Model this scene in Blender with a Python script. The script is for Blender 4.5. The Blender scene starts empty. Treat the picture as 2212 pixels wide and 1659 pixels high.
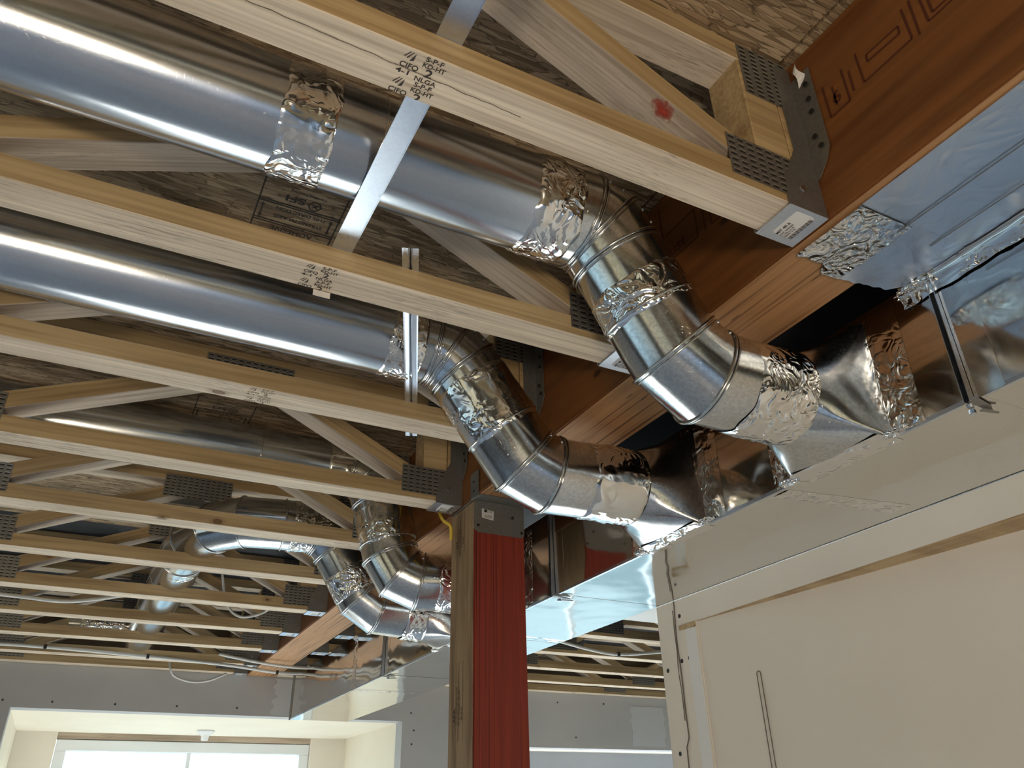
import bpy, bmesh, math, random
from mathutils import Vector, Matrix, noise
random.seed(7)
S = bpy.context.scene
C = S.collection
V = Vector
# ---------------------------------------------------------------- camera, light, exposure
cam = bpy.data.cameras.new('camera'); cob = bpy.data.objects.new('camera', cam); C.objects.link(cob)
yaw, pit, rol = math.radians(27.986), math.radians(29.238), math.radians(-1.254)
fw = V((math.sin(yaw)*math.cos(pit), math.cos(yaw)*math.cos(pit), math.sin(pit)))
rt = V((math.cos(yaw), -math.sin(yaw), 0)); up = rt.cross(fw)
r2 = rt*math.cos(rol)+up*math.sin(rol); u2 = -rt*math.sin(rol)+up*math.cos(rol)
cob.matrix_world = Matrix(((r2.x,u2.x,-fw.x,0),(r2.y,u2.y,-fw.y,0),(r2.z,u2.z,-fw.z,0),(0,0,0,1)))
cam.sensor_width = 36; cam.lens = 1700.56/2212*36; cam.clip_start = .01
S.camera = cob
S.view_settings.view_transform = 'Standard'; S.view_settings.look = 'None'
S.view_settings.gamma = 1; S.view_settings.use_curve_mapping = False
S.view_settings.exposure = 0.25
S.cycles.max_bounces = 7; S.cycles.diffuse_bounces = 4; S.cycles.glossy_bounces = 4
S.cycles.use_adaptive_sampling = True; S.cycles.adaptive_threshold = .05
S.cycles.sample_clamp_indirect = 6; S.cycles.caustics_reflective = True; S.cycles.blur_glossy = .5; S.cycles.use_denoising = True
SKY = 6.0
w = bpy.data.worlds.new('sky'); S.world = w; w.use_nodes = True
nt = w.node_tree; bg = nt.nodes['Background']
tc = nt.nodes.new('ShaderNodeTexCoord'); sp = nt.nodes.new('ShaderNodeSeparateXYZ'); cr = nt.nodes.new('ShaderNodeValToRGB')
nt.links.new(tc.outputs['Generated'], sp.inputs[0]); nt.links.new(sp.outputs['Z'], cr.inputs[0])
cr.color_ramp.elements[0].position = 0.0; cr.color_ramp.elements[0].color = (.135,.180,.198,1)
cr.color_ramp.elements[1].position = .06; cr.color_ramp.elements[1].color = (.74,.87,1,1)
e = cr.color_ramp.elements.new(.6); e.color = (.50,.70,1,1)
wn = nt.nodes.new('ShaderNodeTexNoise'); wn.inputs['Scale'].default_value = 9; wn.inputs['Detail'].default_value = 4; nt.links.new(tc.outputs['Generated'], wn.inputs['Vector'])
wr = nt.nodes.new('ShaderNodeValToRGB'); wr.color_ramp.elements[0].position = .42; wr.color_ramp.elements[0].color = (.48,.54,.56,1); wr.color_ramp.elements[1].position = .58; nt.links.new(wn.outputs[0], wr.inputs[0])
# unseen ground tinted for the metal reflections: brown on the near side, pale beyond
gy = nt.nodes.new('ShaderNodeMapRange'); gy.inputs[1].default_value = -.3; gy.inputs[2].default_value = .3; nt.links.new(sp.outputs['Y'], gy.inputs[0])
gz = nt.nodes.new('ShaderNodeMath'); gz.operation = 'GREATER_THAN'; gz.inputs[1].default_value = .02; nt.links.new(sp.outputs['Z'], gz.inputs[0])
gm = nt.nodes.new('ShaderNodeMath'); gm.operation = 'MAXIMUM'; nt.links.new(gy.outputs[0], gm.inputs[0]); nt.links.new(gz.outputs[0], gm.inputs[1])
gc = nt.nodes.new('ShaderNodeMixRGB'); gc.inputs[1].default_value = (.16,.125,.075,1); nt.links.new(gm.outputs[0], gc.inputs[0]); nt.links.new(cr.outputs[0], gc.inputs[2])
wm = nt.nodes.new('ShaderNodeMixRGB'); wm.blend_type = 'MULTIPLY'; wm.inputs[0].default_value = 1; nt.links.new(gc.outputs[0], wm.inputs[1]); nt.links.new(wr.outputs[0], wm.inputs[2])
nt.links.new(wm.outputs[0], bg.inputs[0]); bg.inputs[1].default_value = SKY
sun = bpy.data.lights.new('sun', 'SUN'); sun.energy = 34; sun.angle = .01; sun.color = (1,.93,.80)
so = bpy.data.objects.new('sun', sun); C.objects.link(so)
so.rotation_euler = V((-.16,-.76,-.62)).to_track_quat('-Z','Y').to_euler()
wl = bpy.data.lights.new('warm_fill', 'AREA'); wl.shape = 'RECTANGLE'; wl.size = .55; wl.size_y = .35; wl.energy = 29; wl.color = (1,.82,.58)  # unseen warm fill light added behind the camera for the camera-facing wood
wo = bpy.data.objects.new('warm_fill', wl); C.objects.link(wo); wo.location = (-.75,-1.7,-.75); wo.rotation_euler = V((.55,.95,.72)).to_track_quat('-Z','Y').to_euler()
def portal(name, loc, size, direction, energy=None):
    l = bpy.data.lights.new(name, 'AREA'); l.shape = 'RECTANGLE'; l.size, l.size_y = size
    l.cycles.is_portal = True
    o = bpy.data.objects.new(name, l); C.objects.link(o); o.location = loc
    o.rotation_euler = V(direction).to_track_quat('-Z','Y').to_euler()
FLOOR = -1.70
# ---------------------------------------------------------------- materials
MATS = {}
def mat(name, base=(.5,.5,.5), rough=.6, metal=0, build=None):
    m = bpy.data.materials.new(name); m.use_nodes = True; MATS[name] = m
    n = m.node_tree; b = n.nodes['Principled BSDF']
    b.inputs['Base Color'].default_value = (*base,1); b.inputs['Roughness'].default_value = rough
    b.inputs['Metallic'].default_value = metal
    if build: build(n, b)
    return m
def N(n, t, **k):
    x = n.nodes.new('ShaderNode'+t)
    for a, v in k.items():
        if a.startswith('i_'):
            key = a[2:]; x.inputs[int(key) if key.isdigit() else key].default_value = v
        else: setattr(x, a, v)
    return x
def L(n, a, b): n.links.new(a, b)
def coords(n, scale, rnd=True, kind='Object', rot=(0,0,0)):
    tc = N(n,'TexCoord'); mp = N(n,'Mapping'); mp.inputs['Scale'].default_value = scale; mp.inputs['Rotation'].default_value = rot
    L(n, tc.outputs[kind], mp.inputs['Vector'])
    if rnd:
        oi = N(n,'ObjectInfo'); mu = N(n,'Math', operation='MULTIPLY', i_1=37.0); L(n, oi.outputs['Random'], mu.inputs[0])
        L(n, mu.outputs[0], mp.inputs['Location'])
    return mp.outputs[0]
def ramp(n, fac, stops):
    r = N(n,'ValToRGB'); el = r.color_ramp.elements
    while len(el) > 1: el.remove(el[-1])
    el[0].position = stops[0][0]; el[0].color = (*stops[0][1],1)
    for p, c in stops[1:]:
        e = el.new(p); e.color = (*c,1)
    L(n, fac, r.inputs[0]); return r.outputs[0]
def mix(n, fac, a, b, mode='MIX'):
    m = N(n,'MixRGB', blend_type=mode)
    for i, x in enumerate((fac, a, b)):
        if hasattr(x, 'is_linked') or hasattr(x, 'links'): L(n, x, m.inputs[i])
        else: m.inputs[i].default_value = x if i == 0 else (*x,1)
    return m.outputs[0]
def bump(n, b, h, strength=.3, dist=.001):
    bp = N(n,'Bump'); bp.inputs['Strength'].default_value = strength; bp.inputs['Distance'].default_value = dist
    L(n, h, bp.inputs['Height']); L(n, bp.outputs[0], b.inputs['Normal'])
def wood(c1, c2, knot=(.12,.05,.02), dashes=0.0, g=1.0, knots=True, ax=0):
    def f(n, b):
        v = coords(n, (1.5, 38*g, 38*g) if ax == 0 else (38,1.5,38)); nz = N(n,'TexNoise'); nz.inputs['Scale'].default_value = 1.6; nz.inputs['Detail'].default_value = 5
        L(n, v, nz.inputs['Vector'])
        col = ramp(n, nz.outputs[0], [(.30, c2), (.55, c1), (.75, tuple(min(1,x*1.12) for x in c1))])
        vb = coords(n, (1.1, 9, 9)); nb = N(n,'TexNoise'); nb.inputs['Scale'].default_value = 2.2; L(n, vb, nb.inputs['Vector'])
        col = mix(n, .35, col, ramp(n, nb.outputs[0], [(.35, tuple(x*.72 for x in c2)), (.6, (1,1,1))]), 'MULTIPLY')
        vf = coords(n, (2.5, 150*g, 150*g) if ax == 0 else (150,2.5,150)); nf = N(n,'TexNoise'); nf.inputs['Scale'].default_value = 1.5; nf.inputs['Detail'].default_value = 3; L(n, vf, nf.inputs['Vector'])
        col = mix(n, .55, col, ramp(n, nf.outputs[0], [(.36,(.62,.58,.52)), (.55,(1,1,1))]), 'MULTIPLY')
        if dashes:
            vd = coords(n, (34, 330, 330)); nd = N(n,'TexNoise'); nd.inputs['Scale'].default_value = 1.0; nd.inputs['Detail'].default_value = 3
            L(n, vd, nd.inputs['Vector'])
            vm = coords(n, (4, 14, 14)); nm = N(n,'TexNoise'); nm.inputs['Scale'].default_value = 1.0; L(n, vm, nm.inputs['Vector'])
            ad = N(n,'Math', operation='ADD'); L(n, nd.outputs[0], ad.inputs[0]); L(n, nm.outputs[0], ad.inputs[1])
            col = mix(n, ramp(n, ad.outputs[0], [(.70,(dashes,)*3), (.86,(0,0,0))]), col, tuple(x*.40 for x in c2))
        if knots:
            vk = coords(n, (8.0, 14, 14)); vo = N(n,'TexVoronoi'); vo.inputs['Scale'].default_value = 1.0; L(n, vk, vo.inputs['Vector'])
            sk = N(n,'SeparateXYZ'); L(n, vo.outputs['Color'], sk.inputs[0]); gk = N(n,'Math', operation='GREATER_THAN', i_1=.80); L(n, sk.outputs['X'], gk.inputs[0])
            rk = N(n,'ValToRGB'); L(n, vo.outputs['Distance'], rk.inputs[0]); ek = rk.color_ramp.elements
            ek[0].position = .06; ek[0].color = (.75,)*3+(1,); ek[1].position = .20; ek[1].color = (0,0,0,1)
            for p_, q_ in ((.085,.95),(.10,.35)): e_ = ek.new(p_); e_.color = (q_,q_,q_,1)
            mk_ = N(n,'Math', operation='MULTIPLY'); L(n, rk.outputs[0], mk_.inputs[0]); L(n, gk.outputs[0], mk_.inputs[1])
            col = mix(n, mk_.outputs[0], col, knot)
        L(n, col, b.inputs['Base Color']); bump(n, b, nz.outputs[0], .25, .001)
    return f
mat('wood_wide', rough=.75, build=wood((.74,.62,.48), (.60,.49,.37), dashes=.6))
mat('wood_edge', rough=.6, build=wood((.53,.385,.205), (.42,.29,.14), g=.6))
mat('wood_web', rough=.8, build=wood((.54,.44,.35), (.40,.32,.25), dashes=.4))
mat('wood_strip', rough=.7, build=wood((.56,.40,.22), (.42,.28,.14), knots=False, ax=1))
mat('wood_rim', rough=.85, build=wood((.20,.15,.10), (.12,.09,.06), knots=False))
mat('wood_end', rough=.85, build=wood((.42,.30,.17), (.30,.2,.1), knots=False))
def lvl_face(c1, c2, dk):
    def f(n, b):
        v = coords(n, (22, 1.6, 22), rnd=False); nz = N(n,'TexNoise'); nz.inputs['Scale'].default_value = 1.1; nz.inputs['Detail'].default_value = 6; nz.inputs['Distortion'].default_value = 1.0
        L(n, v, nz.inputs['Vector'])
        col = ramp(n, nz.outputs[0], [(.3, c2), (.5, c1), (.72, tuple(x*1.25 for x in c1))])
        vk = coords(n, (9, 4.5, 9), rnd=False); vo = N(n,'TexVoronoi'); L(n, vk, vo.inputs['Vector']); vo.inputs['Scale'].default_value = 1
        col = mix(n, ramp(n, vo.outputs['Distance'], [(.05,(.85,)*3), (.085,(0,0,0))]), col, dk)
        L(n, col, b.inputs['Base Color']); bump(n, b, nz.outputs[0], .15, .001)
    return f
mat('beam_face', rough=.5, build=lvl_face((.20,.072,.018), (.125,.042,.010), (.03,.010,.004)))
def plies(c1, c2, axis, spacing, gaps=.6):
    # laminated edge grain: thin glue lines stacked along one axis, fibres along the other two
    def f(n, b):
        sc = [1.6,1.6,1.6]; sc[axis] = 1/spacing
        v = coords(n, tuple(sc), rnd=False)
        nz = N(n,'TexNoise'); nz.inputs['Scale'].default_value = .9; nz.inputs['Detail'].default_value = 2; L(n, v, nz.inputs['Vector'])
        s2 = [3,3,3]; s2[axis] = .42/spacing; v2 = coords(n, tuple(s2), rnd=False)
        n2 = N(n,'TexNoise'); n2.inputs['Scale'].default_value = 1.2; n2.inputs['Detail'].default_value = 3; L(n, v2, n2.inputs['Vector'])
        col = mix(n, nz.outputs[0], c2, c1)
        col = mix(n, ramp(n, nz.outputs[0], [(.34,(1,1,1)), (.42,(0,0,0))]), col, tuple(x*.45 for x in c2))
        s3 = [7,7,7]; s3[axis] = .5/spacing; v3 = coords(n, tuple(s3), rnd=False)
        vo = N(n,'TexVoronoi'); vo.inputs['Scale'].default_value = 1; L(n, v3, vo.inputs['Vector'])
        col = mix(n, ramp(n, vo.outputs['Distance'], [(.06,(gaps,)*3), (.10,(0,0,0))]), col, tuple(x*.12 for x in c2))
        col = mix(n, .4, col, ramp(n, n2.outputs[0], [(.35,(.55,.5,.45)), (.6,(1,1,1))]), 'MULTIPLY')
        L(n, col, b.inputs['Base Color']); bump(n, b, nz.outputs[0], .3, .0008)
    return f
mat('beam_edge', rough=.6, build=plies((.56,.31,.14), (.37,.175,.07), 0, .0075, .9))
mat('post_red', rough=.55, build=plies((.30,.036,.015), (.18,.020,.011), 0, .0036))
def post_tan(n, b):
    v = coords(n, (16,16,1.6), rnd=False); nz = N(n,'TexNoise'); nz.inputs['Scale'].default_value = 1.4; nz.inputs['Detail'].default_value = 5; nz.inputs['Distortion'].default_value = 1.6
    L(n, v, nz.inputs['Vector'])
    col = ramp(n, nz.outputs[0], [(.32,(.20,.12,.058)), (.5,(.32,.21,.11)), (.7,(.38,.26,.14))])
    # red paint that crept round the two arrises
    tc = N(n,'TexCoord'); s = N(n,'SeparateXYZ'); L(n, tc.outputs['Object'], s.inputs[0])
    ab = N(n,'Math', operation='ABSOLUTE'); L(n, s.outputs['Y'], ab.inputs[0])
    vr = coords(n, (30,30,11), rnd=False); nr = N(n,'TexNoise'); nr.inputs['Scale'].default_value = 1.5; nr.inputs['Detail'].default_value = 4; L(n, vr, nr.inputs['Vector'])
    m1 = N(n,'Math', operation='MULTIPLY_ADD', i_1=.016, i_2=-.008); L(n, nr.outputs[0], m1.inputs[0])
    a2 = N(n,'Math', operation='ADD'); L(n, ab.outputs[0], a2.inputs[0]); L(n, m1.outputs[0], a2.inputs[1])
    gt = N(n,'Math', operation='GREATER_THAN', i_1=.0665); L(n, a2.outputs[0], gt.inputs[0])
    col = mix(n, gt.outputs[0], col, (.24,.028,.014))
    L(n, col, b.inputs['Base Color'])
mat('post_tan', rough=.7, build=post_tan)
def osb(n, b):
    last = None
    for i, (rz, sx, sy) in enumerate(((.3,13,95),(1.35,14,110),(-.7,15,100),(2.2,13,105),(.9,16,120),(-.25,14,100),(1.9,17,130))):
        v = coords(n, (sx,sy,1), rnd=False, rot=(0,0,rz)); v.node.inputs['Location'].default_value = (i*7.3,i*3.1,0)
        vo = N(n,'TexVoronoi'); vo.inputs['Scale'].default_value = 1; L(n, v, vo.inputs['Vector'])
        s = N(n,'SeparateXYZ'); L(n, vo.outputs['Color'], s.inputs[0])
        col = ramp(n, s.outputs['X'], [(0,(.20,.13,.07)), (.3,(.34,.235,.135)), (.65,(.46,.33,.20)), (1,(.56,.42,.27))])
        vg = coords(n, (sx*1.2,sy*7,1), rnd=False, rot=(0,0,rz)); ng = N(n,'TexNoise'); ng.inputs['Scale'].default_value = .8; L(n, vg, ng.inputs['Vector'])
        col = mix(n, .5, col, ramp(n, ng.outputs[0], [(.3,(.5,.47,.42)), (.6,(1,1,1))]), 'MULTIPLY')
        ed = N(n,'TexVoronoi', feature='DISTANCE_TO_EDGE'); ed.inputs['Scale'].default_value = 1; L(n, v, ed.inputs['Vector'])
        col = mix(n, ramp(n, ed.outputs['Distance'], [(.0,(.85,)*3), (.065,(0,0,0))]), col, (.07,.042,.02))
        if last is None: last = col
        else:
            mk = N(n,'Math', operation='GREATER_THAN', i_1=.66); L(n, s.outputs['Y'], mk.inputs[0]); last = mix(n, mk.outputs[0], last, col)
    L(n, last, b.inputs['Base Color'])
    bump(n, b, last, .5, .001)
mat('osb', rough=.8, build=osb)
def galv(c, rough, spangle=0.0, rvar=.0, wav=0.0, ws=5):
    def f(n, b):
        v = coords(n, (1,1,1)); vo = N(n,'TexVoronoi'); vo.inputs['Scale'].default_value = 260; L(n, v, vo.inputs['Vector'])
        nz = N(n,'TexNoise'); nz.inputs['Scale'].default_value = 14; nz.inputs['Detail'].default_value = 4; L(n, v, nz.inputs['Vector'])
        s = N(n,'SeparateXYZ'); L(n, vo.outputs['Color'], s.inputs[0])
        k = mix(n, spangle, (1,1,1), ramp(n, s.outputs['X'], [(0,(.55,)*3), (1,(1,1,1))]), 'MULTIPLY')
        col = mix(n, 1.0, c, k, 'MULTIPLY')
        L(n, col, b.inputs['Base Color'])
        mr = N(n,'MapRange', i_1=.3, i_2=.7, i_3=rough-rvar, i_4=rough+rvar); L(n, nz.outputs[0], mr.inputs[0]); L(n, mr.outputs[0], b.inputs['Roughness'])
        if spangle or wav:
            n3 = N(n,'TexNoise'); n3.inputs['Scale'].default_value = ws; L(n, v, n3.inputs['Vector'])
            mu = N(n,'Math', operation='MULTIPLY', i_1=wav); L(n, n3.outputs[0], mu.inputs[0])
            m2 = N(n,'Math', operation='MULTIPLY_ADD', i_1=.02*spangle); L(n, s.outputs['Y'], m2.inputs[0]); L(n, mu.outputs[0], m2.inputs[2])
            bump(n, b, m2.outputs[0], 1.0, .004)
    return f
mat('pipe_steel', metal=1, build=galv((.60,.635,.69), .20, .10, .02))
mat('elbow_steel', metal=1, build=galv((.64,.65,.66), .17, .45, .05, .25, 9))
mat('trunk_steel', metal=1, build=galv((.74,.74,.72), .085, .10, .02, 1.5, 4))
mat('plate_steel', metal=.75, build=galv((.30,.295,.28), .45, .4, .05))
mat('tooth_steel', metal=.8, build=galv((.62,.60,.54), .35, .2, .04))
mat('strap_steel', metal=1, build=galv((.64,.71,.83), .30, .15, .04))
mat('dark_steel', (.022,.021,.02), .6, .3)
def foil(c, rough, s1=38, st=1.0, d=.004):
    def f(n, b):
        v = coords(n, (1,1,1)); nz = N(n,'TexNoise'); nz.inputs['Scale'].default_value = s1; nz.inputs['Detail'].default_value = 1.5; nz.inputs['Distortion'].default_value = 1.2
        L(n, v, nz.inputs['Vector'])
        ms = N(n,'TexNoise'); ms.inputs['Scale'].default_value = s1*.25; L(n, v, ms.inputs['Vector'])
        rd = N(n,'Math', operation='SUBTRACT', i_1=.5); L(n, nz.outputs[0], rd.inputs[0]); ab = N(n,'Math', operation='ABSOLUTE'); L(n, rd.outputs[0], ab.inputs[0])
        mk = N(n,'MapRange', i_1=.40, i_2=.56, i_3=.03, i_4=1.0); L(n, ms.outputs[0], mk.inputs[0])
        mu = N(n,'Math', operation='MULTIPLY'); L(n, ab.outputs[0], mu.inputs[0]); L(n, mk.outputs[0], mu.inputs[1])
        bump(n, b, mu.outputs[0], st, d)
    return f
mat('foil_tape', (.82,.81,.80), .13, 1, build=foil(0,0, 30, 1.0, .012))
mat('foil_crumpled', (.84,.82,.80), .15, 1, build=foil(0,0, 34, 1.0, .018))
mat('foil_board', (.66,.72,.80), .34, 1, build=foil(0,0, 16, 1.0, .004))
def drywall(c, c2, sc=3.0):
    def f(n, b):
        v = coords(n, (1,1,1), rnd=False); nz = N(n,'TexNoise'); nz.inputs['Scale'].default_value = sc; nz.inputs['Detail'].default_value = 3; L(n, v, nz.inputs['Vector'])
        L(n, ramp(n, nz.outputs[0], [(.35,c2), (.65,c)]), b.inputs['Base Color'])
        n2 = N(n,'TexNoise'); n2.inputs['Scale'].default_value = 400; L(n, v, n2.inputs['Vector']); bump(n, b, n2.outputs[0], .1, .0005)
    return f
mat('drywall_grey', rough=.85, build=drywall((.47,.465,.465), (.44,.435,.435)))
mat('drywall_cream', rough=.8, build=drywall((.80,.745,.66), (.76,.705,.62)))
mat('drywall_white', rough=.8, build=drywall((.80,.80,.78), (.76,.76,.74)))
mat('drywall_warm', rough=.8, build=drywall((.84,.77,.64), (.80,.73,.60)))
mat('drywall_blue', rough=.8, build=drywall((.40,.42,.46), (.38,.40,.44)))
mat('joint_compound', rough=.7, build=drywall((.55,.555,.57), (.53,.535,.55)))
mat('torn_paper', (.16,.14,.12), .9)
mat('floor_mat', rough=.38, build=drywall((.50,.51,.53), (.42,.43,.45), 1.2))
mat('dark_subfloor', (.014,.016,.022), .6)
mat('ink', (.045,.035,.03), .8); mat('ink_faded', (.20,.155,.11), .8); mat('ink_beam', (.09,.02,.008), .7)
mat('ink_post', (.085,.055,.03), .8)
mat('paper_white', (.78,.76,.74), .6)
mat('cable_white', (.62,.62,.60), .45); mat('cable_yellow', (.72,.47,.05), .45)
mat('window_vinyl', (.82,.85,.88), .4); mat('screw_black', (.02,.02,.02), .6); mat('plastic_white', (.78,.79,.8), .4)
def spray(n, b):
    b.inputs['Base Color'].default_value = (.42,.045,.02,1); tc = N(n,'TexCoord'); ln_ = N(n,'VectorMath', operation='LENGTH'); mp = N(n,'Mapping'); mp.inputs['Scale'].default_value = (1/.036,1/.026,0)
    L(n, tc.outputs['Object'], mp.inputs['Vector']); L(n, mp.outputs[0], ln_.inputs[0]); nz = N(n,'TexNoise'); nz.inputs['Scale'].default_value = 90; L(n, tc.outputs['Object'], nz.inputs['Vector'])
    ad = N(n,'Math', operation='MULTIPLY_ADD', i_1=.9); L(n, nz.outputs[0], ad.inputs[0]); L(n, ln_.outputs['Value'], ad.inputs[2])
    r = ramp(n, ad.outputs[0], [(.45,(.85,)*3), (1.30,(0,0,0))]); L(n, r, b.inputs['Alpha'])
mat('red_spray', rough=.8, build=spray)
def glass(n, b):
    out = n.nodes['Material Output']; t = N(n,'BsdfTransparent'); t.inputs[0].default_value = (.93,.97,.98,1); g = N(n,'BsdfGlossy'); g.inputs['Roughness'].default_value = .02
    mx = N(n,'MixShader', i_0=.06); L(n, t.outputs[0], mx.inputs[1]); L(n, g.outputs[0], mx.inputs[2]); L(n, mx.outputs[0], out.inputs[0])
mat('glass', build=glass)
# ---------------------------------------------------------------- helpers
def finish(name, bm, mats, parent=None, smooth=False, M=None, bevel=0):
    if bevel: bmesh.ops.bevel(bm, geom=list(bm.edges), offset=bevel, segments=1, affect='EDGES')
    me = bpy.data.meshes.new(name); bmesh.ops.recalc_face_normals(bm, faces=bm.faces); bm.to_mesh(me); bm.free()
    for m in (mats if isinstance(mats, (list,tuple)) else [mats]): me.materials.append(MATS[m])
    if smooth: me.polygons.foreach_set('use_smooth', [True]*len(me.polygons))
    o = bpy.data.objects.new(name, me); C.objects.link(o)
    if M is not None: o.matrix_local = M
    if parent is not None: o.parent = parent
    return o
def box(bm, x0,x1,y0,y1,z0,z1, mi=0, M=None):
    vs = [bm.verts.new(V(p)) for p in ((x0,y0,z0),(x1,y0,z0),(x1,y1,z0),(x0,y1,z0),(x0,y0,z1),(x1,y0,z1),(x1,y1,z1),(x0,y1,z1))]
    if M is not None:
        for v in vs: v.co = M @ v.co
    fs = [bm.faces.new([vs[i] for i in f]) for f in ((0,3,2,1),(4,5,6,7),(0,1,5,4),(1,2,6,5),(2,3,7,6),(3,0,4,7))]
    for f in fs: f.material_index = mi
    return fs
def mbox(name, x0,x1,y0,y1,z0,z1, m, parent=None, bevel=0):
    c = V(((x0+x1)/2,(y0+y1)/2,(z0+z1)/2)); bm = bmesh.new()
    box(bm, x0-c.x,x1-c.x,y0-c.y,y1-c.y,z0-c.z,z1-c.z)
    base = parent_base(parent)
    return finish(name, bm, m, parent, M=Matrix.Translation(c-base), bevel=bevel)
def parent_base(p):
    b = V((0,0,0))
    while p is not None: b += p.location; p = p.parent
    return b
def thing(name, label, cat, loc=(0,0,0), group=None):
    o = bpy.data.objects.new(name, None); C.objects.link(o); o.location = loc
    o.matrix_local = Matrix.Translation(V(loc)); o['label'] = label; o['category'] = cat; o.empty_display_size = .02
    if group: o['group'] = group
    return o
def tag(o, label, cat, group=None):
    o['label'] = label; o['category'] = cat
    if group: o['group'] = group
    return o
def struct(o): o['kind'] = 'structure'; return o
def copy_tree(o, parent=None):
    c = o.copy(); C.objects.link(c); c.parent = parent
    for ch in list(o.children): copy_tree(ch, c)
    return c
def prism(bm, pts, M, t, mi=0):
    """polygon in the local XY plane, extruded by t along local Z, moved by M"""
    a = [bm.verts.new(M @ V((x,y,0))) for x,y in pts]; b = [bm.verts.new(M @ V((x,y,t))) for x,y in pts]
    f = [bm.faces.new(a), bm.faces.new(b[::-1])]; n = len(pts)
    for i in range(n): f.append(bm.faces.new((a[i],b[i],b[(i+1)%n],a[(i+1)%n])))
    for q in f: q.material_index = mi
def frame_M(origin, u, v):
    u = V(u).normalized(); v = V(v).normalized(); w_ = u.cross(v)
    return Matrix(((u.x,v.x,w_.x,origin[0]),(u.y,v.y,w_.y,origin[1]),(u.z,v.z,w_.z,origin[2]),(0,0,0,1)))
def tube(bm, pts, r, seg=10, cap=True, flat=1.0):
    pts = [V(p) for p in pts]; rings = []
    for i, p in enumerate(pts):
        d = (pts[min(i+1,len(pts)-1)]-pts[max(i-1,0)]).normalized()
        u = d.cross(V((0,0,1))); u = u.normalized() if u.length > .05 else V((1,0,0)); v = d.cross(u)
        rings.append([bm.verts.new(p+u*(r*math.cos(a))+v*(r*flat*math.sin(a))) for a in [2*math.pi*k/seg for k in range(seg)]])
    for a, b in zip(rings, rings[1:]):
        for k in range(seg): bm.faces.new((a[k],a[(k+1)%seg],b[(k+1)%seg],b[k]))
    if cap: bm.faces.new(rings[0]); bm.faces.new(rings[-1][::-1])
def smooth_path(pts, n=8):
    pts = [V(p) for p in pts]; out = []
    P = [pts[0]]+pts+[pts[-1]]
    for i in range(1, len(P)-2):
        for k in range(n):
            t = k/n; a,b,c,d = P[i-1],P[i],P[i+1],P[i+2]
            out.append(.5*((2*b)+(c-a)*t+(2*a-5*b+4*c-d)*t*t+(3*b-a-3*c+d)*t**3))
    out.append(pts[-1]); return out
def text_geo(s):
    cu = bpy.data.curves.new('t', 'FONT'); cu.body = s; cu.resolution_u = 3; cu.offset = .024
    o = bpy.data.objects.new('t', cu); me = bpy.data.meshes.new_from_object(o)
    vs = [tuple(v.co) for v in me.vertices]; fs = [tuple(p.vertices) for p in me.polygons]
    bpy.data.objects.remove(o); bpy.data.curves.remove(cu); bpy.data.meshes.remove(me)
    return vs, fs
def ink(name, items, M, mats, parent, clip=None):
    """flat printing: items are ('t', text, x, y, size[, xscale]) or ('p', [points]); M carries the print plane"""
    bm = bmesh.new()
    for it in items:
        mi = 0
        if it[0] == 't':
            vs, fs = text_geo(it[1]); sx = it[5] if len(it) > 5 else 1
            bv = [bm.verts.new((it[2]+x*it[4]*sx, it[3]+y*it[4], 0)) for x,y,z in vs]
            for f in fs:
                try: bm.faces.new([bv[i] for i in f])
                except ValueError: pass
        else: bm.faces.new([bm.verts.new((x,y,0)) for x,y in it[1]])
    if clip:
        for co, no in (((0,clip[0],0),(0,-1,0)), ((0,clip[1],0),(0,1,0))):
            bmesh.ops.bisect_plane(bm, geom=list(bm.verts)+list(bm.edges)+list(bm.faces), plane_co=co, plane_no=no, clear_outer=True)
    bmesh.ops.transform(bm, matrix=M, verts=bm.verts)
    return finish(name, bm, mats, parent)
def line(x0,y0,x1,y1,t):
    d = V((x1-x0,y1-y0)); d.normalize(); q = V((-d.y,d.x))*t/2
    return ('p', [(x0+q.x,y0+q.y),(x0-q.x,y0-q.y),(x1-q.x,y1-q.y),(x1+q.x,y1+q.y)])
# ---------------------------------------------------------------- the setting
YB = 4.497          # inner face of the far wall
ZC = .711           # underside of the bottom chords
ZT = 1.013          # underside of the subfloor
bm = bmesh.new(); box(bm, -3.4,5.4,-4.1,6.0,FLOOR-.1,FLOOR); struct(finish('floor', bm, 'floor_mat'))
bm = bmesh.new()
box(bm, -3.4,.756,-4.0,3.20,ZT,ZT+.018); box(bm, .761,.815,-4.0,3.20,ZT,ZT+.018)
ceil = struct(finish('ceiling', bm, 'osb'))
bm = bmesh.new(); box(bm, -3.4,.815,3.202,YB+.1,ZT,ZT+.018); box(bm, .817,5.3,-4.0,YB+.1,ZT,ZT+.018); struct(finish('ceiling_dark', bm, 'dark_subfloor'))  # subfloor coloured near-black: shade of the gap and far bays put into it
bm = bmesh.new(); box(bm, -3.4,5.3,-4.0,YB+.1,ZT+.0185,ZT+.03); struct(finish('ceiling_membrane', bm, 'dark_steel')).name = 'trim_5'
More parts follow.
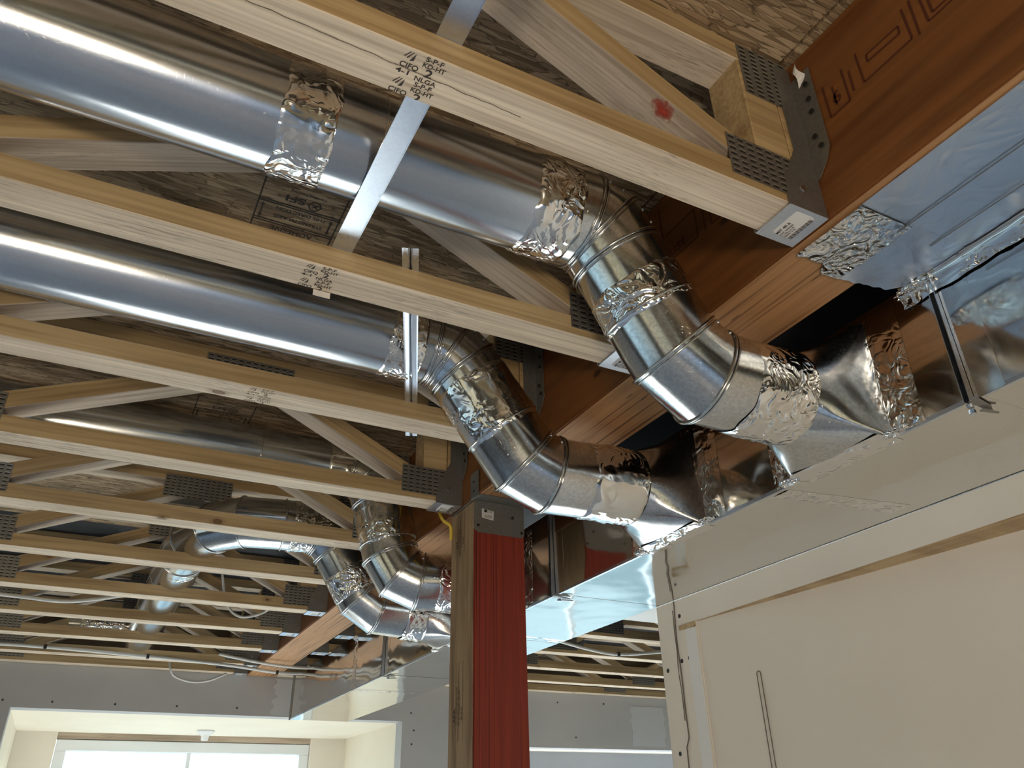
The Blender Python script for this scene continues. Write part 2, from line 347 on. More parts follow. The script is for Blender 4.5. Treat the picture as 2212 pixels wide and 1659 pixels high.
def wall_with_holes(name, axis, pos, t, a0,a1,z0,z1, holes, m):
    """wall in the plane axis=pos, holes = (a_start, a_end, z_start, z_end)"""
    bm = bmesh.new(); xs = sorted({a0,a1,*[h[0] for h in holes],*[h[1] for h in holes]}); zs = sorted({z0,z1,*[h[2] for h in holes],*[h[3] for h in holes]})
    for i in range(len(xs)-1):
        for j in range(len(zs)-1):
            cx, cz = (xs[i]+xs[i+1])/2, (zs[j]+zs[j+1])/2
            if any(h[0] < cx < h[1] and h[2] < cz < h[3] for h in holes): continue
            if axis == 'y': box(bm, xs[i],xs[i+1],pos,pos+t,zs[j],zs[j+1])
            else: box(bm, pos,pos+t,xs[i],xs[i+1],zs[j],zs[j+1])
    bmesh.ops.remove_doubles(bm, verts=bm.verts, dist=1e-5)
    return struct(finish(name, bm, m))
OP1 = (-.254,1.650,FLOOR,.515); OP2 = (2.10,4.60,FLOOR,.399)
wall_with_holes('wall_back', 'y', YB, .10, -3.4,5.4,FLOOR,ZC, [OP1,OP2], 'drywall_grey')
bm = bmesh.new(); box(bm, -3.4,5.3,YB+.002,YB+.04,ZC+.001,ZT); struct(finish('trim_11', bm, 'wood_rim'))
wall_with_holes('wall_left', 'x', -3.4, .10, -4.0,4.6,FLOOR,ZT, [(-2.8,-.6,-1.0,.35),(.2,3.4,-1.0,.35)], 'wood_rim')
wall_with_holes('wall_front', 'y', -4.1, .10, -3.4,5.4,FLOOR,ZT, [(-2.2,.8,-1.2,.15)], 'wood_rim')
wall_with_holes('wall_far_right', 'x', 5.3, .10, -4.0,4.6,FLOOR,ZT, [], 'drywall_cream')
# alcove behind the left opening, with its window
bm = bmesh.new()
box(bm, -.36,1.75,YB+.1,5.65,.515,.60); box(bm, -.36,-.254,YB+.1,5.65,FLOOR,.515); box(bm, 1.65,1.75,YB+.1,5.65,FLOOR,.515)
struct(finish('wall_alcove', bm, 'drywall_warm'))
wall_with_holes('wall_alcove_end', 'y', 5.55, .10, -.254,1.65,FLOOR,.515, [(-.042,1.419,FLOOR+.05,.515)], 'drywall_cream')
bm = bmesh.new(); box(bm, -.042,1.419,5.57,5.64,.481,.515); struct(finish('trim_1', bm, 'wood_web'))
def window(name, x0,x1,z0,z1,y, t=.05, mull=1):
    o = bpy.data.objects.new(name, None); C.objects.link(o); o.matrix_local = Matrix.Translation((x0,y,z0)); o['kind'] = 'structure'
    bm = bmesh.new(); w_, h = x1-x0, z1-z0
    for (a,b,c,d) in ((0,w_,h-t,h),(0,w_,0,t),(0,t,t,h-t),(w_-t,w_,t,h-t)): box(bm, a,b,0,.06,c,d)
    for k in range(mull):
        cx = w_*(k+1)/(mull+1); box(bm, cx-.012,cx+.012,.008,.055,t,h-t)
    finish('frame', bm, 'window_vinyl', o, bevel=.003)
    bm = bmesh.new(); box(bm, t,w_-t,.03,.034,t,h-t); finish('pane', bm, 'glass', o)
    return o
window('window_1', -.04,1.417, FLOOR+.05,.478, 5.575, .06, 1)
# right opening: shallow reveal, header panel and a wide window below
bm = bmesh.new(); box(bm, 2.0,4.7,YB+.1,4.75,.399,.45); box(bm, 2.0,2.10,YB+.1,4.75,FLOOR,.399); box(bm, 4.60,4.7,YB+.1,4.75,FLOOR,.399)
struct(finish('wall_reveal', bm, 'drywall_cream'))
wall_with_holes('wall_reveal_end', 'y', 4.75, .10, 2.10,4.60,FLOOR,.45, [(2.25,4.45,FLOOR+.05,.255)], 'drywall_blue')
window('window_2', 2.25,4.45, FLOOR+.05,.255, 4.78, .06, 2)
window('window_3', -2.2,.8, -1.2,.15, -4.08, .05, 2)
for k, (a, b) in enumerate(((-2.8,-.6),(.2,3.4))):
    o = window('window_%d' % (4+k), 0,b-a,-1.0,.35,0,.05,1); o.matrix_local = Matrix.Translation((-3.33,a,-1.0)) @ Matrix.Rotation(math.pi/2,4,'Z')
portal('portal_back', (.69,5.66,-.6), (1.4,2.1), (0,-1,0)); portal('portal_right', (3.35,4.87,-.7), (2.2,1.9), (0,-1,0))
portal('portal_front', (-.7,-4.12,-.52), (2.9,1.3), (0,1,0))
portal('portal_left', (-3.42,-1.7,-.32), (1.3,2.1), (1,0,0)); portal('portal_left_far', (-3.42,1.8,-.32), (1.3,3.1), (1,0,0))
# joint compound and screws on the far wall
bm = bmesh.new()
def blob_rect(bm, x0,x1,z0,z1,y,wob=.02,n=26):
    pts = []
    for k in range(n): t = k/(n-1); pts.append((x0+wob*noise.noise(V((t*7,x0,1))), z0+(z1-z0)*t))
    for k in range(n): t = 1-k/(n-1); pts.append((x1+wob*noise.noise(V((t*7,x1,2))), z0+(z1-z0)*t))
    prism(bm, pts, frame_M((0,y,0),(1,0,0),(0,0,1)), .002)
blob_rect(bm, 3.20,3.46,.42,.655,YB); blob_rect(bm, .93,1.30,.525,.70,YB,.04)
struct(finish('trim_2', bm, 'joint_compound'))
wallscrews = bmesh.new()
for x,z in ((-.292,.545),(-.09,.545),(.18,.545),(.46,.547),(.75,.55),(.97,.553),(1.70,.56),(1.72,.47),(1.71,.40),(2.66,.655),(2.78,.46),(3.0,.66)):
    prism(wallscrews, [(x+.005*math.cos(a*math.pi/4), z+.005*math.sin(a*math.pi/4)) for a in range(8)], frame_M((0,YB,0),(1,0,0),(0,0,1)), .0015)
struct(finish('trim_3', wallscrews, 'screw_black'))
# right hand partition, opening below its header, slanted panel inside
XW = 1.313; YE = 1.687
bm = bmesh.new()
box(bm, XW,XW+.12,-2.6,YE,.4285,.492); box(bm, XW,XW+.12,1.537,YE,FLOOR,.4285)
struct(finish('wall_right', bm, 'drywall_cream'))
bm = bmesh.new(); a, b = V((XW+.003,1.537)), V((XW+.003+.0875*2.35,-.56)); b2 = a+(b-a)*1.9
vs = [bm.verts.new((p.x+dx,p.y,z)) for dx in (0,.05) for z in (FLOOR,.4275) for p in (a,b2)]
for f in ((0,1,3,2),(4,6,7,5),(0,4,5,1),(2,3,7,6),(0,2,6,4),(1,5,7,3)): bm.faces.new([vs[i] for i in f])
struct(finish('wall_recess', bm, 'drywall_cream'))
bm = bmesh.new(); box(bm, XW+.002,XW+.5,-2.6,1.60,.4275,.4283); struct(finish('trim_4', bm, 'wood_strip'))
bm = bmesh.new(); box(bm, XW-.002,XW+.01,1.540,1.578,FLOOR,.415); struct(finish('trim_6', bm, 'drywall_white'))
bm = bmesh.new(); box(bm, XW-.004,XW+.01,1.540,1.600,.417,.4275); struct(finish('trim_7', bm, 'wood_edge'))
# torn joint of the board beside the opening: a crooked dark seam and screw holes
bm = bmesh.new(); pts = [(XW-.001, 1.615+.006*noise.noise(V((z*9,0,3)))+.012*(z<.16), z) for z in [.492-.02*k for k in range(60)]]
tube(bm, pts, .0016, 6); pts = [(XW-.001, 1.622+.007*noise.noise(V((z*14,5,3))), z) for z in [.47-.02*k for k in range(14)]]; tube(bm, pts, .0011, 6)
struct(finish('trim_8', bm, 'torn_paper'))
bm = bmesh.new()
for y,z in ((1.597,.452),(1.667,.331),(1.608,.345),(1.578,.348),(1.60,.10),(1.655,.14),(1.57,.17),(1.64,-.02),(1.545,.42)):
    prism(bm, [(y+.0055*math.cos(a*math.pi/4), z+.0055*math.sin(a*math.pi/4)) for a in range(8)], frame_M((XW-.0005,0,0),(0,1,0),(0,0,1)), -.0015 if 0 else .002)
struct(finish('trim_9', bm, 'screw_black'))
# long round ended slot cut in the slanted panel
def slot_pts(r):
    pts = [(r*math.cos(a), r*math.sin(a)) for a in [math.pi*k/10 for k in range(11)]]
    return [(-r,-1.6)]+pts[::-1]+[(r,-1.6)]
dirp = V((b.x-a.x,b.y-a.y,0)).normalized(); o3 = V((a.x,a.y,0))+V((dirp.x,dirp.y,0))*.165+V((-.0012,0,.281))
bm = bmesh.new(); tube(bm, [o3+dirp*x+V((0,0,z)) for x,z in slot_pts(.0055)], .0010, 6); struct(finish('trim_10', bm, 'torn_paper'))
# plasterboard ceiling over the room to the right
bm = bmesh.new(); box(bm, XW+.002,5.3,YE+.002,2.60,.697,.710); box(bm, XW+.14,5.3,-4.0,YE,.697,.710); struct(finish('ceiling_board', bm, 'drywall_white'))
# lamp holder under the alcove ceiling
bm = bmesh.new(); prof = [(.050,0),(.050,-.008),(.040,-.014),(.022,-.030),(.020,-.052),(.017,-.054)]
rings = [[bm.verts.new((r*math.cos(a),r*math.sin(a),z)) for a in [2*math.pi*k/28 for k in range(28)]] for r,z in prof]
for p,q in zip(rings, rings[1:]):
    for k in range(28): bm.faces.new((p[k],p[(k+1)%28],q[(k+1)%28],q[k]))
bm.faces.new(rings[-1]); bm.faces.new(rings[0])
tag(finish('lamp_holder', bm, 'plastic_white', smooth=True, M=Matrix.Translation((.721,5.264,.514))), 'small white plastic lamp holder under the bright alcove ceiling above the window', 'lamp holder')
# ---------------------------------------------------------------- trusses
BW, BT = .0625, .038
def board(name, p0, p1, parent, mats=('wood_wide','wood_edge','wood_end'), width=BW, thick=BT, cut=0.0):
    """board from p0 to p1 (centre line, local to parent), flat width along Y; cut slants both ends"""
    p0, p1 = V(p0), V(p1); d = p1-p0; Ln = d.length; bm = bmesh.new()
    fs = box(bm, -Ln/2,Ln/2,-width/2,width/2,-thick/2,thick/2)
    for f in bm.faces:
        nrm = f.normal if f.normal.length else None
    bm.normal_update()
    if cut:
        for v in bm.verts: v.co.x += cut*(1 if v.co.x > 0 else -1)*(1 if v.co.z*(1 if v.co.x>0 else -1)*( -1 if d.z>0 else 1) > 0 else -1)
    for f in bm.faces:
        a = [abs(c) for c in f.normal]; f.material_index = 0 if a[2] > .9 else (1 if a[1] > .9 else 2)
    bmesh.ops.bevel(bm, geom=list(bm.edges), offset=.0012, segments=1, affect='EDGES')
    bmesh.ops.recalc_face_normals(bm, faces=bm.faces)
    ang = math.atan2(-d.z, d.x)
    M = Matrix.Translation((p0+p1)/2) @ Matrix.Rotation(ang,4,'Y')
    return finish(name, bm, list(mats), parent, M=M)
PLATE_CACHE = {}
def plate_mesh(w_, h):
    key = (round(w_,3), round(h,3))
    if key in PLATE_CACHE: return PLATE_CACHE[key]
    bm = bmesh.new(); box(bm, -w_/2,w_/2,-.0008,.0,-h/2,h/2)
    nx = max(2,int(w_/.0165)); nz = int(h/.0092)
    for i in range(nx):
        for j in range(nz):
            x = -w_/2+(i+.5)*w_/nx; z = -h/2+(j+.5)*h/nz
            box(bm, x-.0052,x+.0052,-.0017,-.0008,z+.0008,z+.0026, 2)
            box(bm, x-.0050,x+.0050,-.0012,-.0008,z-.0026,z+.0006, 1)
    me = bpy.data.meshes.new('nail_plate'); bm.to_mesh(me); bm.free(); me.materials.append(MATS['plate_steel']); me.materials.append(MATS['dark_steel']); me.materials.append(MATS['tooth_steel'])
    PLATE_CACHE[key] = me; return me
def plate(parent, x, z, w_, h, side):
    o = bpy.data.objects.new('nail_plate', plate_mesh(w_,h)); C.objects.link(o)
    M = Matrix.Translation((x, side*(BW/2+.0004), z))
    if side > 0: M = M @ Matrix.Rotation(math.pi,4,'Z')
    o.matrix_local = M; o.parent = parent
def make_truss(y0, label, xa, xb, bots, tops, end=None):
    """local frame: origin on the chord underside at the truss centre line"""
    t = thing('floor_truss', label, 'floor truss', (0, y0+BW/2, ZC), 'open web wooden floor trusses under the subfloor')
    H = ZT-.001-ZC
    board('bottom_chord', (xa,0,BT/2), (xb,0,BT/2), t); board('top_chord', (xa,0,H-BT/2), (xb,0,H-BT/2), t)
    nodes = sorted([(x,0) for x in bots]+[(x,1) for x in tops])
    for (x1,k1),(x2,k2) in zip(nodes, nodes[1:]):
        if k1 == k2: continue
        off = .028; z1, z2 = (BT+.012, H-BT-.012) if k1 == 0 else (H-BT-.012, BT+.012)
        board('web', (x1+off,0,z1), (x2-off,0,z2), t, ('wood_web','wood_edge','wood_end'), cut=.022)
    for x in bots:
        for s in (-1,1): plate(t, x, .050, .165, .072, s)
    for x in tops:
        for s in (-1,1): plate(t, x, H-.055, .205, .072, s)
    return t, H
NB = [-.335,-1.365,-2.395]; NT = [.212,-.85,-1.88,-2.9]
t0, H = make_truss(.5275, '', -3.28, .7665, NB+[.690], NT)
# the end next to the beam: two upright blocks and their plates
for a, b in ((.664,.7275),(.730,.7665)):
    c = (a+b)/2; bm = bmesh.new(); box(bm, a-c,b-c,-BW/2,BW/2,-(H-2*BT)/2,(H-2*BT)/2)
    finish('end_block', bm, 'wood_edge', t0, M=Matrix.Translation((c,0,H/2)), bevel=.0012)
for s in (-1,1): plate(t0, .7175, H-.054, .098, .104, s)
rows = [(.5275,'nearest floor truss, its stamped chord crossing in front of the first round duct'),
 (.9270,'second nearest floor truss, stamped chord with white paper scrap, between the two long round ducts'),
 (1.334,'third nearest floor truss, stamped chord running just below the second long round duct'),
 (1.737,'fourth nearest floor truss, with the bright hanger sticker beside the top of the red post'),
 (2.140,'fifth nearest floor truss, its end hidden behind the third duct elbow left of the post'),
 (2.550,'sixth nearest floor truss, right behind the shiny crosswise duct and fourth elbow'),
 (2.975,'seventh nearest floor truss, first one whose hanger seat shines white left of the beam'),
 (3.375,'eighth nearest floor truss, crossed by the pale cable at the left edge'),
 (3.768,'ninth nearest floor truss, third from the grey far wall'),
 (4.175,'tenth nearest floor truss, the last one standing clear of the far wall'),
 (4.432,'floor truss on top of the grey far wall, cable loop hanging before it')]
t0['label'] = rows[0][1]; TR = [t0]
for y, lb in rows[1:]:
    c = copy_tree(t0); c.location.y = y+BW/2; c['label'] = lb; TR.append(c)
RB = [2.02, 3.05, 4.08]; RT = [1.5,2.535,3.565]
r0, _ = make_truss(2.950, 'truss right of the red post, closest to the dropped white ceiling board', .930, 5.25, RB, RT)
RTR = [r0]
for y, lb in ((3.345,'second truss behind the dropped white ceiling right of the red post'),(3.735,'third truss behind the dropped white ceiling right of the red post'),
              (4.120,'fourth truss behind the dropped white ceiling, one short of the grey wall'),(4.432,'truss on top of the grey wall right of the red post')):
    c = copy_tree(r0); c.location.y = y+BW/2; c['label'] = lb; RTR.append(c)
# lumber grade stamps on the first three chords
def tri(x, y, s): return [('p', [(x+.62*s,y),(x+s,y+.15*s),(x+s,y+s)]), ('p', [(x,y+.35*s),(x+.10*s,y+.30*s),(x+.55*s,y+s),(x+.45*s,y+s)]), ('p', [(x+.28*s,y+.25*s),(x+.40*s,y+.2*s),(x+.80*s,y+s),(x+.70*s,y+s)])]
stamp = []
for k, dy in enumerate((0,-.036)):
    stamp += tri(0, -.015+dy, .012)
    stamp += [('t','CIFQ',-.001,-.0245+dy,.0095), ('t','4-1',-.002,-.033+dy,.0085,1.5), ('t','S-P-F',.023,-.0075+dy,.0085,1.15), ('t','KD-HT',.022,-.0155+dy,.0085), ('t','2',.028,-.027+dy,.015,1.2), ('t','NLGA',.020,-.0355+dy,.0085,1.1)]
for k in range(3):
    ink('grade_stamp', stamp, frame_M((.166,-BW/2+.001,-.0004),(1,0,0),(0,-1,0)) , 'ink' if k<2 else 'ink_faded', TR[k], clip=(-.0605,-.001))
hs = [('t','4-1',0,-.016,.011,1.3), ('t','HT',0,-.037,.021,1.0), ('t','4-1',0,-.049,.011,1.3)]
for k in (1,2): ink('grade_stamp', hs, frame_M((-.325,-BW/2+.001,-.0004),(1,0,0),(0,-1,0)), 'ink_faded', TR[k], clip=(-.0605,-.001))
# red spray mark on the web of the nearest truss
bm = bmesh.new(); pts = []
for k in range(22):
    a_ = 2*math.pi*k/22; rr = 1+.25*noise.noise(V((math.cos(a_)*2,math.sin(a_)*2,0))); pts.append((.036*rr*math.cos(a_), .0125*rr*math.sin(a_)))
web0 = [o for o in TR[0].children if o.name.startswith('web')][-1]
prism(bm, pts, frame_M((0,0,0),(1,0,0),(0,1,0)), .0003); finish('spray_mark', bm, 'red_spray', web0, M=Matrix.Translation((.085,-.017,-.0194)))
# paper scrap hanging on the second chord
bm = bmesh.new(); box(bm, .190,.216,.9890,.9893,.700,.7105); o = finish('paper_scrap', bm, 'paper_white'); tag(o, 'white paper scrap stuck to the lower edge of the second chord', 'paper scrap')
# ---------------------------------------------------------------- hangers
def hanger_meshes():
    t = thing('joist_hanger', '', 'joist hanger', (.771,.5275+BW/2,ZC), 'steel joist hangers along the beam')
    w2 = BW/2+.0022; th = .0014
    side = [(-.034,.284),(-.034,.112),(-.047,.083),(-.064,.054),(-.072,.008),(-.072,-.003),(-.001,-.003),(-.001,.290)]
    for s in (-1,1):
        bm = bmesh.new(); M = frame_M((0,s*w2,0),(1,0,0),(0,0,1)); prism(bm, side, M, -s*-th)
        fl = [(0,.064),(.006,.066),(.024,.086),(.033,.104),(.035,.262),(0,.262)]
        M = frame_M((-.0012,s*w2,0),(0,s,0),(0,0,1)); prism(bm, fl, M, th*.8)
        for (yy,zz) in ((.024,.235),(.023,.205),(.022,.180),(.016,.135),(.022,.113)):
            prism(bm, [(yy+.0042*math.cos(a_*math.pi/4), zz+.0042*math.sin(a_*math.pi/4)) for a_ in range(8)], frame_M((-.0030,s*w2,0),(0,s,0),(0,0,1)), .002, 1)
        finish('side_flange', bm, ['plate_steel','dark_steel'], t)
        bm = bmesh.new(); prism(bm, [(-.038+.0055*math.cos(a_*math.pi/4), .036+.0055*math.sin(a_*math.pi/4)) for a_ in range(8)], frame_M((0,s*(w2+th),0),(1,0,0),(0,0,1)), -s*.003 if 0 else .0035*(-s)*-1)
        finish('nail', bm, 'strap_steel', t)
    bm = bmesh.new(); box(bm, -.070,-.001,-w2,w2,-.0038,-.0022); finish('seat', bm, 'strap_steel', t)
    bm = bmesh.new(); prism(bm, [(-.052,-.024),(-.048,-.026),(-.022,-.026),(-.018,-.024),(-.018,.018),(-.022,.021),(-.048,.021),(-.052,.018)], frame_M((0,0,-.0042),(1,0,0),(0,1,0)), .0003); lab = finish('sticker', bm, 'paper_white', t)
    its = [('t','MiT 4R II',-.021,.0,.0068), ('t','JOIST HANGER',-.021,-.0055,.0038), ('t','11-7/8 x 2-1/2',-.021,-.0100,.0038), ('t','SERIES 16 SL',-.021,-.0145,.0038)]
    x = -.021
    for k in range(22):
        wd = .0006+.0010*((k*7)%3)/2; its.append(('p', [(x,-.0245),(x+wd,-.0245),(x+wd,-.0175),(x,-.0175)])); x += wd+.0009
    ink('label_print', its, frame_M((-.0475,0,-.0046),(0,-1,0),(-1,0,0)) @ Matrix.Translation((0,-.0065,0)), 'ink', lab)
    return t
# print runs along -Y with its top towards -X, so it reads from below
h0 = hanger_meshes()
hl = ['large steel joist hanger with white barcode sticker at the end of the nearest truss','steel hanger seat showing just left of the first round elbow','steel hanger of the third truss behind the second duct elbow',
 'steel hanger with sticker just left of the red post top','steel hanger half hidden behind the third elbow left of the post','steel hanger of the sixth truss behind the fourth elbow',
 'steel hanger with bright white seat nearest to the fourth elbow, left of the beam','second bright hanger seat down the beam from the fourth elbow','third bright hanger seat down the beam from the fourth elbow',
 'hanger on the left of the beam just before the two pale cables','hanger at the far end of the beam against the grey wall']
h0['label'] = hl[0]; HG = [h0]
for (y,_), lb in zip(rows[1:], hl[1:]):
    c = copy_tree(h0); c.location.y = y+BW/2; c['label'] = lb; HG.append(c)
for (y, lb) in ((2.950,'hanger seat on the far side of the beam, nearest in the gap above the trunk'),(3.345,'hanger seat on the far side of the beam, second in the gap above the trunk'),
                (3.735,'hanger seat on the far side of the beam, third in the gap above the trunk'),(4.120,'hanger seat on the far side of the beam, close to the far wall')):
    c = copy_tree(h0); c.location = (.926, y+BW/2, ZC); c.rotation_euler = (0,0,math.pi); c['label'] = lb
# ---------------------------------------------------------------- beam, post, post cap
bt = thing('laminated_beam', 'orange brown laminated timber beam carrying the truss ends', 'beam', (.8485,2.0,.708))
bm = bmesh.new(); box(bm, -.0765,.0765,-3.9,2.494,0,.303)
bm.normal_update()
for f in bm.faces: f.material_index = 1 if abs(f.normal.z) > .9 else 0
bmesh.ops.bevel(bm, geom=list(bm.edges), offset=.003, segments=2, affect='EDGES'); finish('timber', bm, ['beam_face','beam_edge'], bt)
def blines(segs, t=.0032): return [line(*s, t) for s in segs]
# print plane on the beam's left face: u = -Y, v = +Z ; given as (y, z)
bi = []
def U(ya,yb,zt,zb): return [(ya,zt,ya,zb),(ya,zb,yb,zb),(yb,zb,yb,zt)]
S1 = U(.480,.446,.919,.857)+U(.420,.344,.922,.865)+U(.319,.20,.92,.868)+[(.406,.904,.407,.892),(.407,.892,.356,.889),(.356,.889,.355,.902),(.355,.902,.406,.904),(.466,.905,.466,.868),(.436,.905,.437,.866),(.332,.925,.334,.86),(.310,.92,.311,.876),(.311,.876,.21,.876)]
S1 += [(.770,.921,.770,.861),(.770,.861,.858,.863),(.858,.863,.856,.93),(.770,.921,.850,.921),(.750,.92,.751,.86),(.735,.92,.735,.862),(.735,.862,.66,.862),(.858,.99,.858,.93)]
bi = blines([(-a_, b_, -c_, d_) for a_,b_,c_,d_ in S1])
bi += [('t','6',-.471,.872,.030,1.0), ('t','ust',-.845,.870,.036,1.0)]
ink('mill_print', bi, frame_M((-.0765-.0006,-2.0,-.708),(0,-1,0),(0,0,1)), 'ink_beam', bt)
pt = thing('timber_post', 'tall timber post painted red on its front face, tan on its side', 'post', (.847,1.746,FLOOR))
bm = bmesh.new(); hh = .632-FLOOR+.074; box(bm, -.069,.069,-.069,.069,0,hh); bm.normal_update()
for f in bm.faces: f.material_index = 0 if abs(f.normal.y) > .9 else 1
bmesh.ops.bevel(bm, geom=list(bm.edges), offset=.0025, segments=2, affect='EDGES'); finish('timber', bm, ['post_red','post_tan'], pt)
def apa(z):   # reads upward along the post
    its = blines([(0,.040,.235,.040),(0,.014,.20,.014),(0,.010,.24,.010),(0,-.012,.24,-.012),(.02,.026,.24,.026)], .0014)
    its += [('t','APA',.055,.0275,.017,1.35), ('t','LVL  E  2.0  PERFORMANCE  TESTED',.045,.0185,.0075,1.0), ('t','PRL 266  EXPOSURE 1  MILL 0421',.045,.004,.0075,1.0), ('t','000  ES-1387',.06,-.008,.0075,1.0)]
    return ink('mill_stamp', its, frame_M((-.0696,0,z-FLOOR),(0,0,1),(0,1,0)), 'ink_post', pt)
for z in (.165,.585):
    o = apa(z); f_ = .70 if z < .3 else .45
    for v in o.data.vertices: v.co.z = (z-FLOOR)+(v.co.z-(z-FLOOR))*f_
pc = thing('post_cap', 'grey steel cap bracket fixing the red post to the beam', 'post cap', (.847,1.746,.632))
bm = bmesh.new(); pts = [(-.066,-.004),(-.060,-.008),(.060,-.008),(.068,-.002),(.068,.073),(-.071,.073),(-.071,0)]
prism(bm, pts, frame_M((0,-.0705,0),(1,0,0),(0,0,1)), .0016); 
finish('front_plate', bm, 'plate_steel', pc, bevel=0)
bm = bmesh.new(); box(bm, -.073,.068,-.110,.07,.0738,.0755); finish('saddle', bm, 'plate_steel', pc)
bm = bmesh.new(); box(bm, -.0795,-.0775,-.114,-.070,.071,.137); finish('beam_strap', bm, 'plate_steel', pc)
bm = bmesh.new(); box(bm, .0775,.0795,-.114,-.070,.071,.137); finish('beam_strap', bm, 'plate_steel', pc)
for x,z in ((-.060,.009),(.060,.004),(.035,.040),(-.040,.048)):
    bm = bmesh.new(); prism(bm, [(x+.0038*math.cos(a_*math.pi/4), z+.0038*math.sin(a_*math.pi/4)) for a_ in range(8)], frame_M((0,-.072,0),(1,0,0),(0,0,1)), .0025); finish('screw', bm, 'dark_steel', pc)
for z in (.088,.112):
    bm = bmesh.new(); prism(bm, [(-.09+.003*math.cos(a_*math.pi/4), z+.003*math.sin(a_*math.pi/4)) for a_ in range(8)], frame_M((-.0797,0,0),(0,1,0),(0,0,1)), -.002); finish('screw', bm, 'dark_steel', pc)
bm = bmesh.new(); prism(bm, [(-.050,.030),(-.018,.026),(-.017,.050),(-.050,.054)], frame_M((0,-.0722,0),(1,0,0),(0,0,1)), .0004); lab = finish('sticker', bm, 'joint_compound', pc)
bm = bmesh.new()
its = [('t','PCZ 44',-.044,.045,.007)]+[('p', [(-.042+.0022*k,.031),(-.041+.0022*k,.031),(-.041+.0022*k,.038),(-.042+.0022*k,.038)]) for k in range(9)]
bm.free(); ink('label_print', its, frame_M((0,-.0728,0),(1,0,0),(0,0,1)), 'ink_faded', lab)
# ---------------------------------------------------------------- round branch ducts
R = .0752
SEG = 96
def frames(P):
    D = [(P[i+1]-P[i]).normalized() for i in range(len(P)-1)]; U_ = []
    for d in D:
        u = V((0,1,0)) if abs(d.y) < .7 else V((1,0,0)); u = (u-d*u.dot(d)).normalized(); U_.append((d,u,d.cross(u)))
    return D, U_
def ring_at(P, D, U_, i, seg, r):
    """mitred ring at vertex i belonging to segment seg"""
    d,u,v = U_[seg]
    n = (D[i-1]+D[i]).normalized() if 0 < i < len(P)-1 else d
    out = []
    for k in range(SEG):
        a_ = 2*math.pi*k/SEG; o = u*(r*math.cos(a_))+v*(r*math.sin(a_)); out.append(P[i]+o-d*(o.dot(n)/d.dot(n)))
    return out
def tube_between(bm, ra, rb, n=1, fn=None):
    prev = None
    for j in range(n+1):
        t = j/n; ring = [a_.lerp(b_, t) for a_,b_ in zip(ra,rb)]
        if fn: ring = [fn(p,k,t) for k,p in enumerate(ring)]
        vr = [bm.verts.new(p) for p in ring]
        if prev:
            for k in range(SEG): bm.faces.new((prev[k],prev[(k+1)%SEG],vr[(k+1)%SEG],vr[k]))
        prev = vr
def bead(bm, ring, cen, r=.0022, off=.001):
    prev = None; first = None; n = 8; m = len(ring); nrm = (ring[m//4]-cen).cross(ring[0]-cen).normalized()
    for k in range(0, m+1, 2):
        p = ring[k%m]; o = (p-cen).normalized(); c = p+o*off
        vr = first if k == m else [bm.verts.new(c+o*(r*math.cos(a_))+nrm*(r*math.sin(a_))) for a_ in [2*math.pi*q/n for q in range(n)]]
        if k == 0: first = vr
        if prev:
            for q in range(n): bm.faces.new((prev[q],prev[(q+1)%n],vr[(q+1)%n],vr[q]))
        prev = vr
def tape_sleeve(parent, p0, p1, seed, amp=.0038, name='foil_tape', r=R, mat_='foil_tape', n=26):
    p0, p1 = V(p0), V(p1); D, U_ = frames([p0,p1]); ra = ring_at([p0,p1],D,U_,0,0,r+.0006); rb = ring_at([p0,p1],D,U_,1,0,r+.0006)
    ax = (p1-p0).normalized(); bm = bmesh.new()
    def fn(p,k,t):
        q = p0+ax*(p-p0).dot(ax); o = (p-q).normalized(); a_ = 2*math.pi*k/SEG
        m = max(.1, noise.noise(V((math.cos(a_)*1.6+seed,math.sin(a_)*1.6,t*1.5)))*2.4+.65)
        w_ = abs(noise.noise(V((math.cos(a_)*9+seed,math.sin(a_)*9,t*3.2))))+.6*abs(noise.noise(V((math.cos(a_)*22,math.sin(a_)*22+seed,t*7))))
        e_ = (noise.noise(V((math.cos(a_)*3,math.sin(a_)*3,seed*3+(0 if t<.5 else 9))))*.006)*max(0,1-5*t,1-5*(1-t))
        return p+o*(amp*min(1,m)*w_*min(1,6*t,6*(1-t))-.0022*max(0,1-14*t,1-14*(1-t)))+ax*e_
    tube_between(bm, ra, rb, n, fn); o = finish(name, bm, mat_, parent, smooth=True)
    o['label'] = 'crumpled shiny aluminium tape band'; return o
def crumple(parent, c, s, seed, name='foil_crumple'):
    bm = bmesh.new(); bmesh.ops.create_icosphere(bm, subdivisions=4, radius=1)
    for v in bm.verts:
        q = v.co*2.2+V((seed,seed,0)); k = 1+.5*abs(noise.noise(q))-.35*abs(noise.noise(q*2.7))+.15*noise.noise(q*6)
        v.co = V((v.co.x*s[0],v.co.y*s[1],v.co.z*s[2]))*k+V(c)
    return finish(name, bm, 'foil_crumpled', parent)
